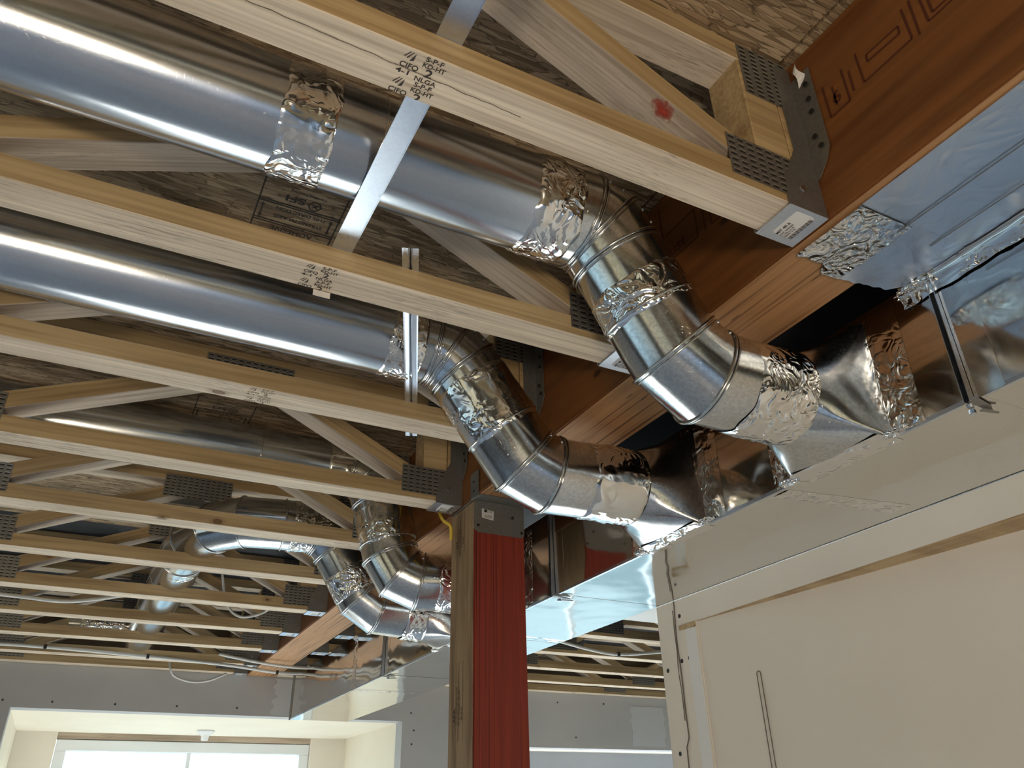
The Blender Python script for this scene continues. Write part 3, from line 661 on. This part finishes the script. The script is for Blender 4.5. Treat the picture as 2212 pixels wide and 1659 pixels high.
def branch(label, y, yb, x0, path, tapes, joints=(), seed=0, straight_tape=None, boot=True):
    t = thing('round_duct', label, 'round duct', (0,0,0), 'round branch ducts dropping to the trunk')
    xe = path[-1][0]; xs = path[0][0]
    def yy(x): return y+(yb-y)*max(0,min(1,(x-xs)/(xe-xs)))
    P = [V((x,yy(x),z)) for x,z in path]
    # straight run
    if x0 is not None:
        cuts = [x0]+list(joints)+[path[0][0]]
        for k,(a_,b_) in enumerate(zip(cuts, cuts[1:])):
            rr = R-.0012*(k%2); bm = bmesh.new(); p0, p1 = V((a_,y,path[0][1])), V((b_,y,path[0][1])); D,U_ = frames([p0,p1])
            tube_between(bm, ring_at([p0,p1],D,U_,0,0,rr), ring_at([p0,p1],D,U_,1,0,rr), 6)
            finish('pipe', bm, 'pipe_steel', t, smooth=True)
            if k: 
                bm = bmesh.new(); bead(bm, ring_at([p0,p1],D,U_,0,0,R), p0, .0016, .0); finish('joint_bead', bm, 'elbow_steel', t, smooth=True)
    D,U_ = frames(P); nseg = len(P)-1
    long_i = max(range(1,nseg-1), key=lambda i: (P[i+1]-P[i]).length)
    for name, rng in (('upper_elbow', range(0,long_i)), ('middle_pipe', range(long_i,long_i+1)), ('lower_elbow', range(long_i+1,nseg))):
        if name == 'middle_pipe': host = t
        else:
            host = None
        for i in rng:
            bm = bmesh.new(); rr = R-.0006*(i%2)
            tube_between(bm, ring_at(P,D,U_,i,i,rr), ring_at(P,D,U_,i+1,i,rr), 2)
            if host is None:
                host = finish(name, bm, 'elbow_steel', t, smooth=True)
            elif name == 'middle_pipe': finish(name, bm, 'elbow_steel', t, smooth=True)
            else: finish('gore', bm, 'elbow_steel', host, smooth=True)
            if i > 0:
                bm = bmesh.new(); ring = ring_at(P,D,U_,i,i,R); bead(bm, ring, P[i], .0024, .0016); d_ = D[i]
                bead(bm, [p+d_*.0065 for p in ring], P[i]+d_*.0065, .0017, .0008)
                finish('seam_bead', bm, 'elbow_steel', host, smooth=True)
    # rivets on the gores
    for i in range(1,nseg-1):
        if i == long_i: continue
        d,u,v = U_[i]; base = (P[i]+P[i+1])/2
        for q in (-.012,.012):
            bm = bmesh.new(); bmesh.ops.create_icosphere(bm, subdivisions=2, radius=.0026)
            nrm = (-u*.80-v*.05*0+v*(-.6)).normalized() if 0 else (-u*.86+v*.5).normalized()
            for vv in bm.verts: vv.co += base+nrm*R+d*q
            finish('rivet', bm, 'strap_steel', t, smooth=True)
    for k,(a_,b_) in enumerate(tapes):
        zt = path[0][1] if b_ < .7 else path[-1][1]; tape_sleeve(t, (a_,yy(a_) if a_ > xs else y,zt), (b_,yy(b_) if b_ > xs else y,zt), seed*5+k*1.7)
    if straight_tape:
        A, B = P[long_i], P[long_i+1]; s0, s1 = straight_tape; tape_sleeve(t, A.lerp(B,s0), A.lerp(B,s1), seed+11.3, .003)
        if s1 < .9:
            bm = bmesh.new(); Q = A.lerp(B, s1-.06); DD,UU = frames([Q,B]); bead(bm, ring_at([Q,B],DD,UU,0,0,R+.0006), Q, .0022, .001); finish('seam_bead', bm, 'elbow_steel', t, smooth=True)
    if boot:
        # square to round boot into the side of the trunk
        zc = path[-1][1]; bm = bmesh.new(); xr = xe; ys0, ys1, zs0, zs1 = yb-.102, yb+.098, .4944, .696
        ringc = [(yb+R*math.cos(2*math.pi*k/SEG+math.pi/4), zc+R*math.sin(2*math.pi*k/SEG+math.pi/4)) for k in range(SEG)]
        q = SEG//4; rect = []
        cor = [(ys1,zs1),(ys0,zs1),(ys0,zs0),(ys1,zs0)]
        for k in range(SEG):
            # points bunch on each corner so the flat panels stay flat triangles
            i = k//q; f = (k%q)/q; g = 0 if f < .06 else (1 if f > .94 else (f-.06)/.88)
            a_, b_ = cor[i], cor[(i+1)%4]; rect.append((a_[0]+(b_[0]-a_[0])*g, a_[1]+(b_[1]-a_[1])*g))
        prev = None; NS = 10
        for j in range(NS+1):
            s_ = j/NS; vr = [bm.verts.new((xr+(1.0035-xr)*s_, c[0]+(r_[0]-c[0])*s_, c[1]+(r_[1]-c[1])*s_)) for c,r_ in zip(ringc,rect)]
            if prev:
                for k in range(SEG): bm.faces.new((prev[k],prev[(k+1)%SEG],vr[(k+1)%SEG],vr[k]))
            prev = vr
        o = finish('boot', bm, 'elbow_steel', t, smooth=True); o['label'] = 'square to round galvanized boot'
        def strip(nm, pts, nrm, seed_, amp=.003):
            """wrinkled strip: pts = 4 corners"""
            a_,b_,c_,d_ = [V(p) for p in pts]; bm = bmesh.new(); g = []; n1, n2 = 30, 14
            for i in range(n1+1):
                row = []
                for j in range(n2+1):
                    p = a_.lerp(b_,i/n1).lerp(d_.lerp(c_,i/n1), j/n2)
                    k_ = min(1,5*i/n1,5*(1-i/n1),4*j/n2,4*(1-j/n2))*(abs(noise.noise(V((p.y*26,p.z*26,seed_+p.x*26))))+.5*abs(noise.noise(p*70)))
                    row.append(bm.verts.new(p+V(nrm)*(amp*k_*1.3)))
                g.append(row)
            for i in range(n1):
                for j in range(n2): bm.faces.new((g[i][j],g[i+1][j],g[i+1][j+1],g[i][j+1]))
            return finish(nm, bm, 'foil_tape', t, smooth=True)
        strip('flange_tape', [(1.0037,ys0-.055,.4965),(1.0037,ys0-.060,.700),(1.0037,ys0+.002,.700),(1.0037,ys0+.002,.4965)], (-1,0,0), seed+.3)
        strip('flange_tape', [(1.0037,ys0+.001,.4965),(1.0037,ys0+.001,.696),(.978,ys0+.010,.690),(.978,ys0+.012,.500)], (-.6,-.8,0), seed+1.3)
        strip('edge_tape', [(.982,ys0+.01,.4985),(.982,ys1-.01,.4985),(1.0035,ys1,.4936),(1.0035,ys0,.4936)], (0,0,-1), seed+2.3, .0015)
        strip('edge_tape', [(1.0035,ys0,.4936),(1.0035,ys1,.4936),(1.026,ys1,.4936),(1.026,ys0,.4936)], (0,0,-1), seed+3.3, .0008)
        strip('flange_tape', [(1.0037,ys1+.045,.4965),(1.0037,ys1+.045,.700),(1.0037,ys1-.002,.700),(1.0037,ys1-.002,.4965)], (-1,0,0), seed+4.3)
        crumple(t, (.999,ys0-.006,.499), (.011,.022,.006), seed+1); crumple(t, (1.000,ys1+.004,.4975), (.010,.022,.006), seed+2)
    return t
branch('nearest round galvanized duct with crumpled tape, curving down into the trunk at the right', .793,.780,-3.2,
       [(.500,.826),(.548,.826),(.582,.813),(.609,.772),(.697,.625),(.748,.590),(.905,.586)], [(.072,.148),(.440,.520),(.795,.914)], (.207,.47), 1, (.30,.66))
branch('second round galvanized duct, long taped elbow dropping just right of the red post', 1.239,1.210,-3.2,
       [(.440,.826),(.475,.826),(.512,.817),(.545,.788),(.672,.612),(.722,.590),(.905,.590)], [(.375,.452),(.790,.912)], (.40,), 2, (.12,.72))
branch('third round duct elbow dropping close to the left side of the post', 2.045,1.955,-3.2,
       [(.530,.888),(.572,.888),(.615,.866),(.643,.800),(.680,.648),(.710,.598),(.758,.578),(.905,.576)], [(.49,.56),(.80,.912)], (.30,), 3, (.15,.85))
branch('fourth round duct elbow, leftmost of the four, dropping to the far trunk', 2.370,2.345,.46,
       [(.500,.815),(.545,.815),(.585,.800),(.622,.760),(.712,.620),(.768,.585),(.905,.575)], [(.53,.60),(.842,.912)], (), 4, (.45,.95))
# crosswise run through the truss webs, turning into the fourth drop
ct = thing('crosswise_duct', 'round duct threading through the truss webs beyond the fifth truss', 'round duct', (.24,3.2,.82))
def TP(x,y,z): return V((x,y,z))-V((.24,3.2,.82))
P = [TP(.215,4.30,.812),TP(.225,2.78,.812),TP(.235,2.60,.812),TP(.275,2.47,.813),TP(.345,2.39,.814),TP(.455,2.370,.815),TP(.50,2.370,.815)]
D, U_ = [], []
D = [(P[i+1]-P[i]).normalized() for i in range(len(P)-1)]
for d in D: u = V((0,0,1)); u = (u-d*u.dot(d)).normalized(); U_.append((d,u,d.cross(u)))
host = None
for i in range(len(P)-1):
    bm = bmesh.new(); tube_between(bm, ring_at(P,D,U_,i,i,R+.001), ring_at(P,D,U_,i+1,i,R+.001), 2)
    if i == 0: finish('pipe', bm, 'pipe_steel', ct, smooth=True)
    elif host is None: host = finish('elbow', bm, 'elbow_steel', ct, smooth=True)
    else: finish('gore', bm, 'elbow_steel', host, smooth=True)
    if i > 0:
        bm = bmesh.new(); bead(bm, ring_at(P,D,U_,i,i,R+.001), P[i], .0026, .0015); finish('seam_bead', bm, 'elbow_steel', host, smooth=True)
D2 = tape_sleeve(ct, TP(.47,2.37,.815), TP(.54,2.37,.815), 31.0); tape_sleeve(ct, P[1]+V((0,.10,0)), P[1], 33.0)
for k, yq in enumerate((3.05,3.5,3.95)):
    bm = bmesh.new(); q = P[0].lerp(P[1], (4.30-yq)/1.52); bead(bm, [q+V((R*math.cos(2*math.pi*j/SEG),0,R*math.sin(2*math.pi*j/SEG))) for j in range(SEG)], q, .0022, .001); finish('seam_bead', bm, 'elbow_steel', ct, smooth=True)
# small taped flexible stub near the far wall
ft = thing('flexible_duct', 'short crinkled foil duct above the pale cables near the far wall', 'flexible duct', (0,3.97,.80))
tape_sleeve(ft, (-.05,0,0), (.16,0,0), 51.0, .006, 'foil_sleeve', .050, 'foil_crumpled', 40)
bm = bmesh.new(); D_,Uq = frames([V((-.09,0,0)),V((-.045,0,0))]); tube_between(bm, ring_at([V((-.09,0,0)),V((-.045,0,0))],D_,Uq,0,0,.052), ring_at([V((-.09,0,0)),V((-.045,0,0))],D_,Uq,1,0,.052), 1); finish('collar', bm, 'elbow_steel', ft, smooth=True)
# ---------------------------------------------------------------- rectangular trunk duct
TX0, TX1, TZ0, TZ1 = 1.004, 1.313, .494, .711
tk = thing('trunk_duct', 'long rectangular galvanized trunk duct under the beam side, mirror bright underside', 'trunk duct', (TX0,0,TZ0))
cuts = [-1.2,.553,1.690,2.960,4.410]
for a_, b_ in zip(cuts, cuts[1:]):
    bm = bmesh.new(); w_, h = TX1-TX0, TZ1-TZ0; g = .0012; c = (a_+b_)/2; ln = (b_-a_)/2-g/2
    n = 24
    prev = None; prof = [(0,0),(w_,0),(w_,h),(0,h)]
    for j in range(n+1):
        y = -ln+2*ln*j/n; vr = [bm.verts.new((x,y,z)) for x,z in prof]
        if prev:
            for k in range(4): bm.faces.new((prev[k],prev[(k+1)%4],vr[(k+1)%4],vr[k]))
        else: bm.faces.new(vr)
        prev = vr
    bm.faces.new(prev[::-1]); finish('duct_section', bm, 'trunk_steel', tk, M=Matrix.Translation((0,c,0)))
    bm = bmesh.new(); box(bm, -.0003,.006,a_+.002,b_-.002,-.0002,.0); box(bm, -.0003,0,a_+.002,b_-.002,-.0002,.006)
    finish('corner_fold', bm, 'strap_steel', tk)
for s_ in cuts[1:-1]:
    bm = bmesh.new(); prism(bm, [(0,-.004),(.012,-.004),(.008,.215),(0,.215)], frame_M((0,s_-.007,0),(-1,0,0),(0,0,1)), .0012)
    prism(bm, [(0,-.004),(.012,-.004),(.008,.215),(0,.215)], frame_M((0,s_+.0015,0),(-1,0,0),(0,0,1)), .0012)
    box(bm, -.001,.0,s_-.007,s_+.002,0,.215,1); finish('seam_cleat', bm, ['strap_steel','dark_steel'], tk)
    bm = bmesh.new(); box(bm, -.0006,0,s_-.052,s_-.012,0,.215,0); finish('seam_flange', bm, 'trunk_steel', tk)
    bm = bmesh.new(); box(bm, -.0004,TX1-TX0+.001,s_-.018,s_+.014,-.0005,.0002); finish('drive_cleat', bm, 'trunk_steel', tk)
    bm = bmesh.new(); prism(bm, [(-.014,-.012),(.030,-.004),(.044,.003),(.034,.006),(-.010,.002)], frame_M((.002,s_-.004,-.0045),(1,0,0),(0,1,0)), .002)
    prism(bm, [(.018,-.006),(.048,-.010),(.050,-.007),(.020,0)], frame_M((.002,s_+.004,-.009),(1,0,0),(0,1,0)), .002)
    finish('cleat_tab', bm, 'plate_steel', tk)
    bm = bmesh.new(); bmesh.ops.create_cone(bm, cap_ends=True, segments=12, radius1=.0055, radius2=.0045, depth=.006)
    for v in bm.verts: v.co += V((.022,s_+.014,-.0052))
    finish('screw', bm, 'strap_steel', tk)
# tape bands on the trunk: one on the far section, patches on the underside
def flat_tape(parent, nm, O, u, v, lu, lv, nrm, seed, amp=.0012, m='foil_tape', nu=36, nv=14, taper=0):
    O,u,v,nrm = V(O),V(u),V(v),V(nrm); bm = bmesh.new(); g = []
    for i in range(nu+1):
        row = []
        for j in range(nv+1):
            s_, t_ = i/nu, j/nv; tt = .5+(t_-.5)*(1-taper*s_); wob = .003*noise.noise(V((s_*9,t_*9,seed)))
            p = O+u*lu*s_+v*(lv*tt+(wob if j in (0,nv) else 0)); k_ = min(1,8*t_,8*(1-t_))*(abs(noise.noise(p*30+V((seed,0,0))))+.5*abs(noise.noise(p*75+V((0,seed,0)))))
            row.append(bm.verts.new(p+nrm*(.0001+amp*k_)))
        g.append(row)
    for i in range(nu):
        for j in range(nv): bm.faces.new((g[i][j],g[i+1][j],g[i+1][j+1],g[i][j+1]))
    return finish(nm, bm, m, parent, smooth=True)
for y in (3.33,): 
    flat_tape(tk, 'tape_band', (0,y-.02,.214), (0,0,-1), (0,1,0), .214, .05, (-1,0,0), 3.0); flat_tape(tk, 'tape_band', (0,y-.02,-.0001), (1,0,0), (0,1,0), .308, .05, (0,0,-1), 4.0)
flat_tape(tk, 'tape_patch', (.012,.905,-.0001), (.262,-.034,0), (0,1,0), 1.0, .038, (0,0,-1), 7.0, .0016, taper=-.2)
flat_tape(tk, 'tape_patch', (0,2.13,-.0001), (.305,.02,0), (0,1,0), 1.0, .05, (0,0,-1), 9.0, .003)
bm = bmesh.new(); box(bm, 0,TX1-TX0,4.410,4.412,0,.217); box(bm, -.004,0,4.392,4.414,-.003,.22); finish('end_cap', bm, 'plate_steel', tk)
# ---------------------------------------------------------------- foil faced board and crumpled tape over the near gap
fs = thing('foil_faced_board', 'pale blue silver foil faced board closing the gap between beam and trunk', 'foil board', (.79,-.2,.7075))
def sheet(nm, x0,x1,y0,y1,z, amp, seed, m, parent, nx=60, ny=90, edge=None, sc=1.0, thick=.0012):
    bm = bmesh.new(); g = []; base = parent_base(parent)
    for i in range(nx+1):
        row = []
        for j in range(ny+1):
            s_, t_ = i/nx, j/ny; y_hi = y1 if edge is None else edge(s_)
            p = V((x0+(x1-x0)*s_, y0+(y_hi-y0)*t_, z)); k_ = noise.noise(p*6*sc+V((seed,0,0)))+.5*abs(noise.noise(p*22*sc+V((0,seed,0))))+.35*abs(noise.noise(p*60*sc))
            row.append(bm.verts.new(p-base+V((0,0,-amp*k_))))
        g.append(row)
    for i in range(nx):
        for j in range(ny): bm.faces.new((g[i][j],g[i+1][j],g[i+1][j+1],g[i][j+1]))
    return finish(nm, bm, m, parent, smooth=True)
def fedge(s_):
    pts = ((0,.600),(.22,.598),(.30,.618),(.55,.612),(.85,.600),(1,.565))
    for (a_,ya),(b_,yb_) in zip(pts, pts[1:]):
        if a_ <= s_ <= b_: return ya+(yb_-ya)*(s_-a_)/(b_-a_)+.004*noise.noise(V((s_*20,0,0)))
    return .565
sheet('board_face', .786,1.008,-1.2,.49,.7055,.0010,2.0,'foil_board',fs)
sheet('board_flap', .862,1.008,.48,.60,.7050,.0022,6.0,'foil_board',fs,90,60,lambda q: fedge(.345+.655*q),1.0)
sheet('ragged_tape', .785,.885,.485,.60,.7043,.0022,5.0,'foil_crumpled',fs,90,90,lambda q: fedge(.45*q),2.2)
for k,(xa,xb) in enumerate(((.872,.874),(.94,.9415))):
    bm = bmesh.new(); base = parent_base(fs); box(bm, xa-base.x,xb-base.x,-1.2-base.y,.50-base.y,.7025-base.z,.7034-base.z); finish('board_joint', bm, 'plate_steel', fs)
bm = bmesh.new(); g = []
for i in range(121):
    row = []; y = -1.2+(.60+1.2)*i/120
    for j in range(15):
        t_ = j/14; x = .992+.0095*min(1,t_*2.2) ; z = .7035-.030*max(0,(t_-.35)/.65); k_ = abs(noise.noise(V((y*24,t_*3,1))))+.6*abs(noise.noise(V((y*60,t_*7,4))))
        row.append(bm.verts.new(V((x-.005*k_,y,z+.004*noise.noise(V((y*30,0,7)))*t_))-base))
    g.append(row)
for i in range(120):
    for j in range(14): bm.faces.new((g[i][j],g[i+1][j],g[i+1][j+1],g[i][j+1]))
finish('crumpled_tape', bm, 'foil_crumpled', fs, smooth=True)
crumple(fs, V((1.0,.575,.700))-base, (.012,.03,.010), 4.4)
# ---------------------------------------------------------------- metal straps lying on the chords
st = thing('metal_strap', 'flat galvanized channel strap under the nearest round duct, crossing two trusses', 'metal strap', (.212,.10,.7493))
bm = bmesh.new(); M = frame_M((0,0,0),(0,1,0),(1,0,0)); ln = .83
for a_,b_,c_,d_ in ((-.015,.015,0,.0010),(-.0155,-.0145,-.0012,.0006),(.0145,.0155,-.0012,.0006)): box(bm, a_,b_,0,ln,c_,d_)
finish('channel', bm, 'strap_steel', st)
s2 = thing('furring_channel', 'ridged metal channel lying askew across the second and third trusses', 'metal channel', (.302,.880,.7492))
d = V((.535-.302,1.483-.880,0)); ln = d.length; d.normalize(); e_ = V((d.y,-d.x,0)); Mx = Matrix(((e_.x,d.x,0,0),(e_.y,d.y,0,0),(0,0,1,0),(0,0,0,1)))
bm = bmesh.new()
prof = [(-.0125,.001),(-.0125,-.001),(-.0100,-.0002),(-.0035,-.0010),(-.0012,.001),(.0012,.001),(.0035,-.0010),(.0100,-.0002),(.0125,-.001),(.0125,.001)]
for (x1,z1),(x2,z2) in zip(prof, prof[1:]):
    vs = [bm.verts.new(Mx @ V((x,y,z))) for x,z,y in ((x1,z1,0),(x2,z2,0),(x2,z2,ln),(x1,z1,ln))]; bm.faces.new(vs).material_index = 1 if abs(x1+x2) < .001 else 0  # groove face gets dark steel: the groove's shade put into its colour
bmesh.ops.remove_doubles(bm, verts=bm.verts, dist=1e-6); o = finish('channel', bm, ['strap_steel','dark_steel'], s2)
md = o.modifiers.new('thickness', 'SOLIDIFY'); md.thickness = .0005
# ---------------------------------------------------------------- cables
def cable(name, pts, r, m, label, cat, clips=(), flat=1.0):
    sp_ = smooth_path(pts); o0 = V(pts[0]); t = thing(name, label, cat, o0)
    bm = bmesh.new(); tube(bm, [p-o0 for p in sp_], r, 10, flat=flat); finish('sheath', bm, m, t, smooth=True)
    for c in clips:
        q = min(sp_, key=lambda p: abs(p.x-c))-o0; bm = bmesh.new(); box(bm, q.x-.006,q.x+.006,q.y-.012,q.y+.012,q.z-.009,q.z+.009); finish('cable_clip', bm, 'screw_black', t, bevel=.001)
    return t
cable('electrical_cable', [(-.9,4.07,.700),(-.29,3.99,.700),(.2,4.05,.698),(.6,4.10,.690),(.9,4.20,.684),(1.14,4.31,.716)], .0075, 'cable_white', 'pale flat cable clipped along the last trusses before the far wall', 'cable', (-.15,.24,.86))
cable('electrical_cable', [(.55,3.98,.715),(.75,3.99,.690),(.95,4.02,.684),(1.10,4.02,.700),(1.2,4.02,.72)], .0070, 'cable_white', 'pale cable sagging across the far end of the beam to the trunk top', 'cable')
cable('electrical_cable', [(-.9,3.05,.706),(-.29,3.11,.702),(-.12,3.135,.702),(-.02,3.16,.722),(.10,3.19,.76)], .0065, 'cable_white', 'pale cable passing under the eighth truss at the left edge', 'cable')
cable('electrical_cable', [(.38,4.41,.74),(.39,4.40,.705),(.42,4.41,.672),(.50,4.41,.652),(.58,4.41,.662),(.66,4.41,.70)], .0055, 'cable_white', 'white cable loop hanging below the truss at the far wall', 'cable')
cable('electrical_cable', [(.42,3.30,.90),(.46,3.33,.79),(.52,3.33,.745),(.60,3.32,.765),(.64,3.30,.80)], .005, 'cable_white', 'white cable loop between trusses beside the crosswise duct', 'cable')
cable('electrical_cable', [(1.70,3.02,.72),(1.85,3.06,.695),(2.10,3.12,.678),(2.25,3.13,.682),(2.5,3.05,.70),(2.8,2.99,.705)], .0065, 'cable_white', 'white cable strung under the trusses right of the red post', 'cable', (2.19,))
cable('yellow_cable', [(.757,2.02,1.005),(.757,1.975,.93),(.758,1.93,.87),(.757,1.90,.80),(.752,1.855,.745),(.745,1.80,.690),(.757,1.775,.665),(.770,1.80,.640)], .0042, 'cable_yellow', 'yellow cable running down the beam face behind the post', 'cable')
# ---------------------------------------------------------------- printing on the subfloor
its = blines([(0,-.10,0,.10),(.150,-.10,.150,.10),(0,-.0285,.150,-.0285),(0,-.0225,.150,-.0225),(0,.0275,.150,.0275),(0,.0335,.150,.0335)], .0030)
its += [('t','THIS DIRECTION',.022,-.0165,.0125,1.0),('t','STRENGTH AXIS',.024,.0065,.0125,1.0),('t','ADHESIVE',.034,.041,.016,1.15),('t','SFI',.070,-.056,.024,1.35),('t','Certified Sourcing',.036,-.072,.009),('t','REDUCED EDGE SWELL',.012,.064,.011)]
for x in (.008,.136): its += [('p',[(x,.016),(x+.009,.016),(x+.0045,.025)]),('p',[(x,-.010),(x+.009,-.010),(x+.0045,-.019)]),line(x+.0045,-.010,x+.0045,.016,.0032)]
its += blines([(.046,-.056,.040,-.046),(.040,-.046,.049,-.033),(.049,-.033,.058,-.033),(.058,-.033,.065,-.046),(.065,-.046,.057,-.056),(.057,-.056,.046,-.056),(.047,-.050,.057,-.039),(.057,-.050,.047,-.039)], .0030)
# reads along -X with its top towards +Y, as seen from below
for xo, yo in ((.258,1.200),(.275,2.110)):
    ink('ceiling_print', its, Matrix(((-1,0,0,xo),(0,1,0,yo),(0,0,-1,ZT-.0006),(0,0,0,1))), 'ink', ceil)
o = ink('ceiling_print', [('t','02 BOW',0,0,.030,1.2),line(-.01,-.02,-.01,.04,.003)], frame_M((.31,1.585,ZT-.0006),(-1,0,0),(0,1,0)), 'ink', ceil)
# crooked pitch streak along the nearest chord, small torn paper at the hanger head
bm = bmesh.new(); pts = []
for k in range(60):
    x = -.05+.0062*k; pts.append((x, -.012+.012*(k/60)+.0022*noise.noise(V((k*.35,0,0)))))
for (x1,y1),(x2,y2) in zip(pts, pts[1:]):
    wd = .0005+.0006*abs(noise.noise(V((x1*60,3,0)))); vs = [bm.verts.new((x1,y1-wd,-.0003)),bm.verts.new((x2,y2-wd,-.0003)),bm.verts.new((x2,y2+wd,-.0003)),bm.verts.new((x1,y1+wd,-.0003))]; bm.faces.new(vs)
o = finish('pitch_streak', bm, 'ink_faded', TR[0])
bm = bmesh.new(); prev = None
for k in range(9):
    t_ = k/8; a_ = bm.verts.new((.766-.004*math.sin(t_*5), .512-.012*t_*0+.003*math.cos(t_*7), .985-.045*t_)); b_ = bm.verts.new((.764-.006*math.cos(t_*4), .500+.004*math.sin(t_*6), .990-.040*t_))
    if prev: bm.faces.new((prev[0],prev[1],b_,a_))
    prev = (a_,b_)
tag(finish('paper_scrap', bm, 'paper_white'), 'torn white paper curl at the head of the nearest joist hanger', 'paper scrap')
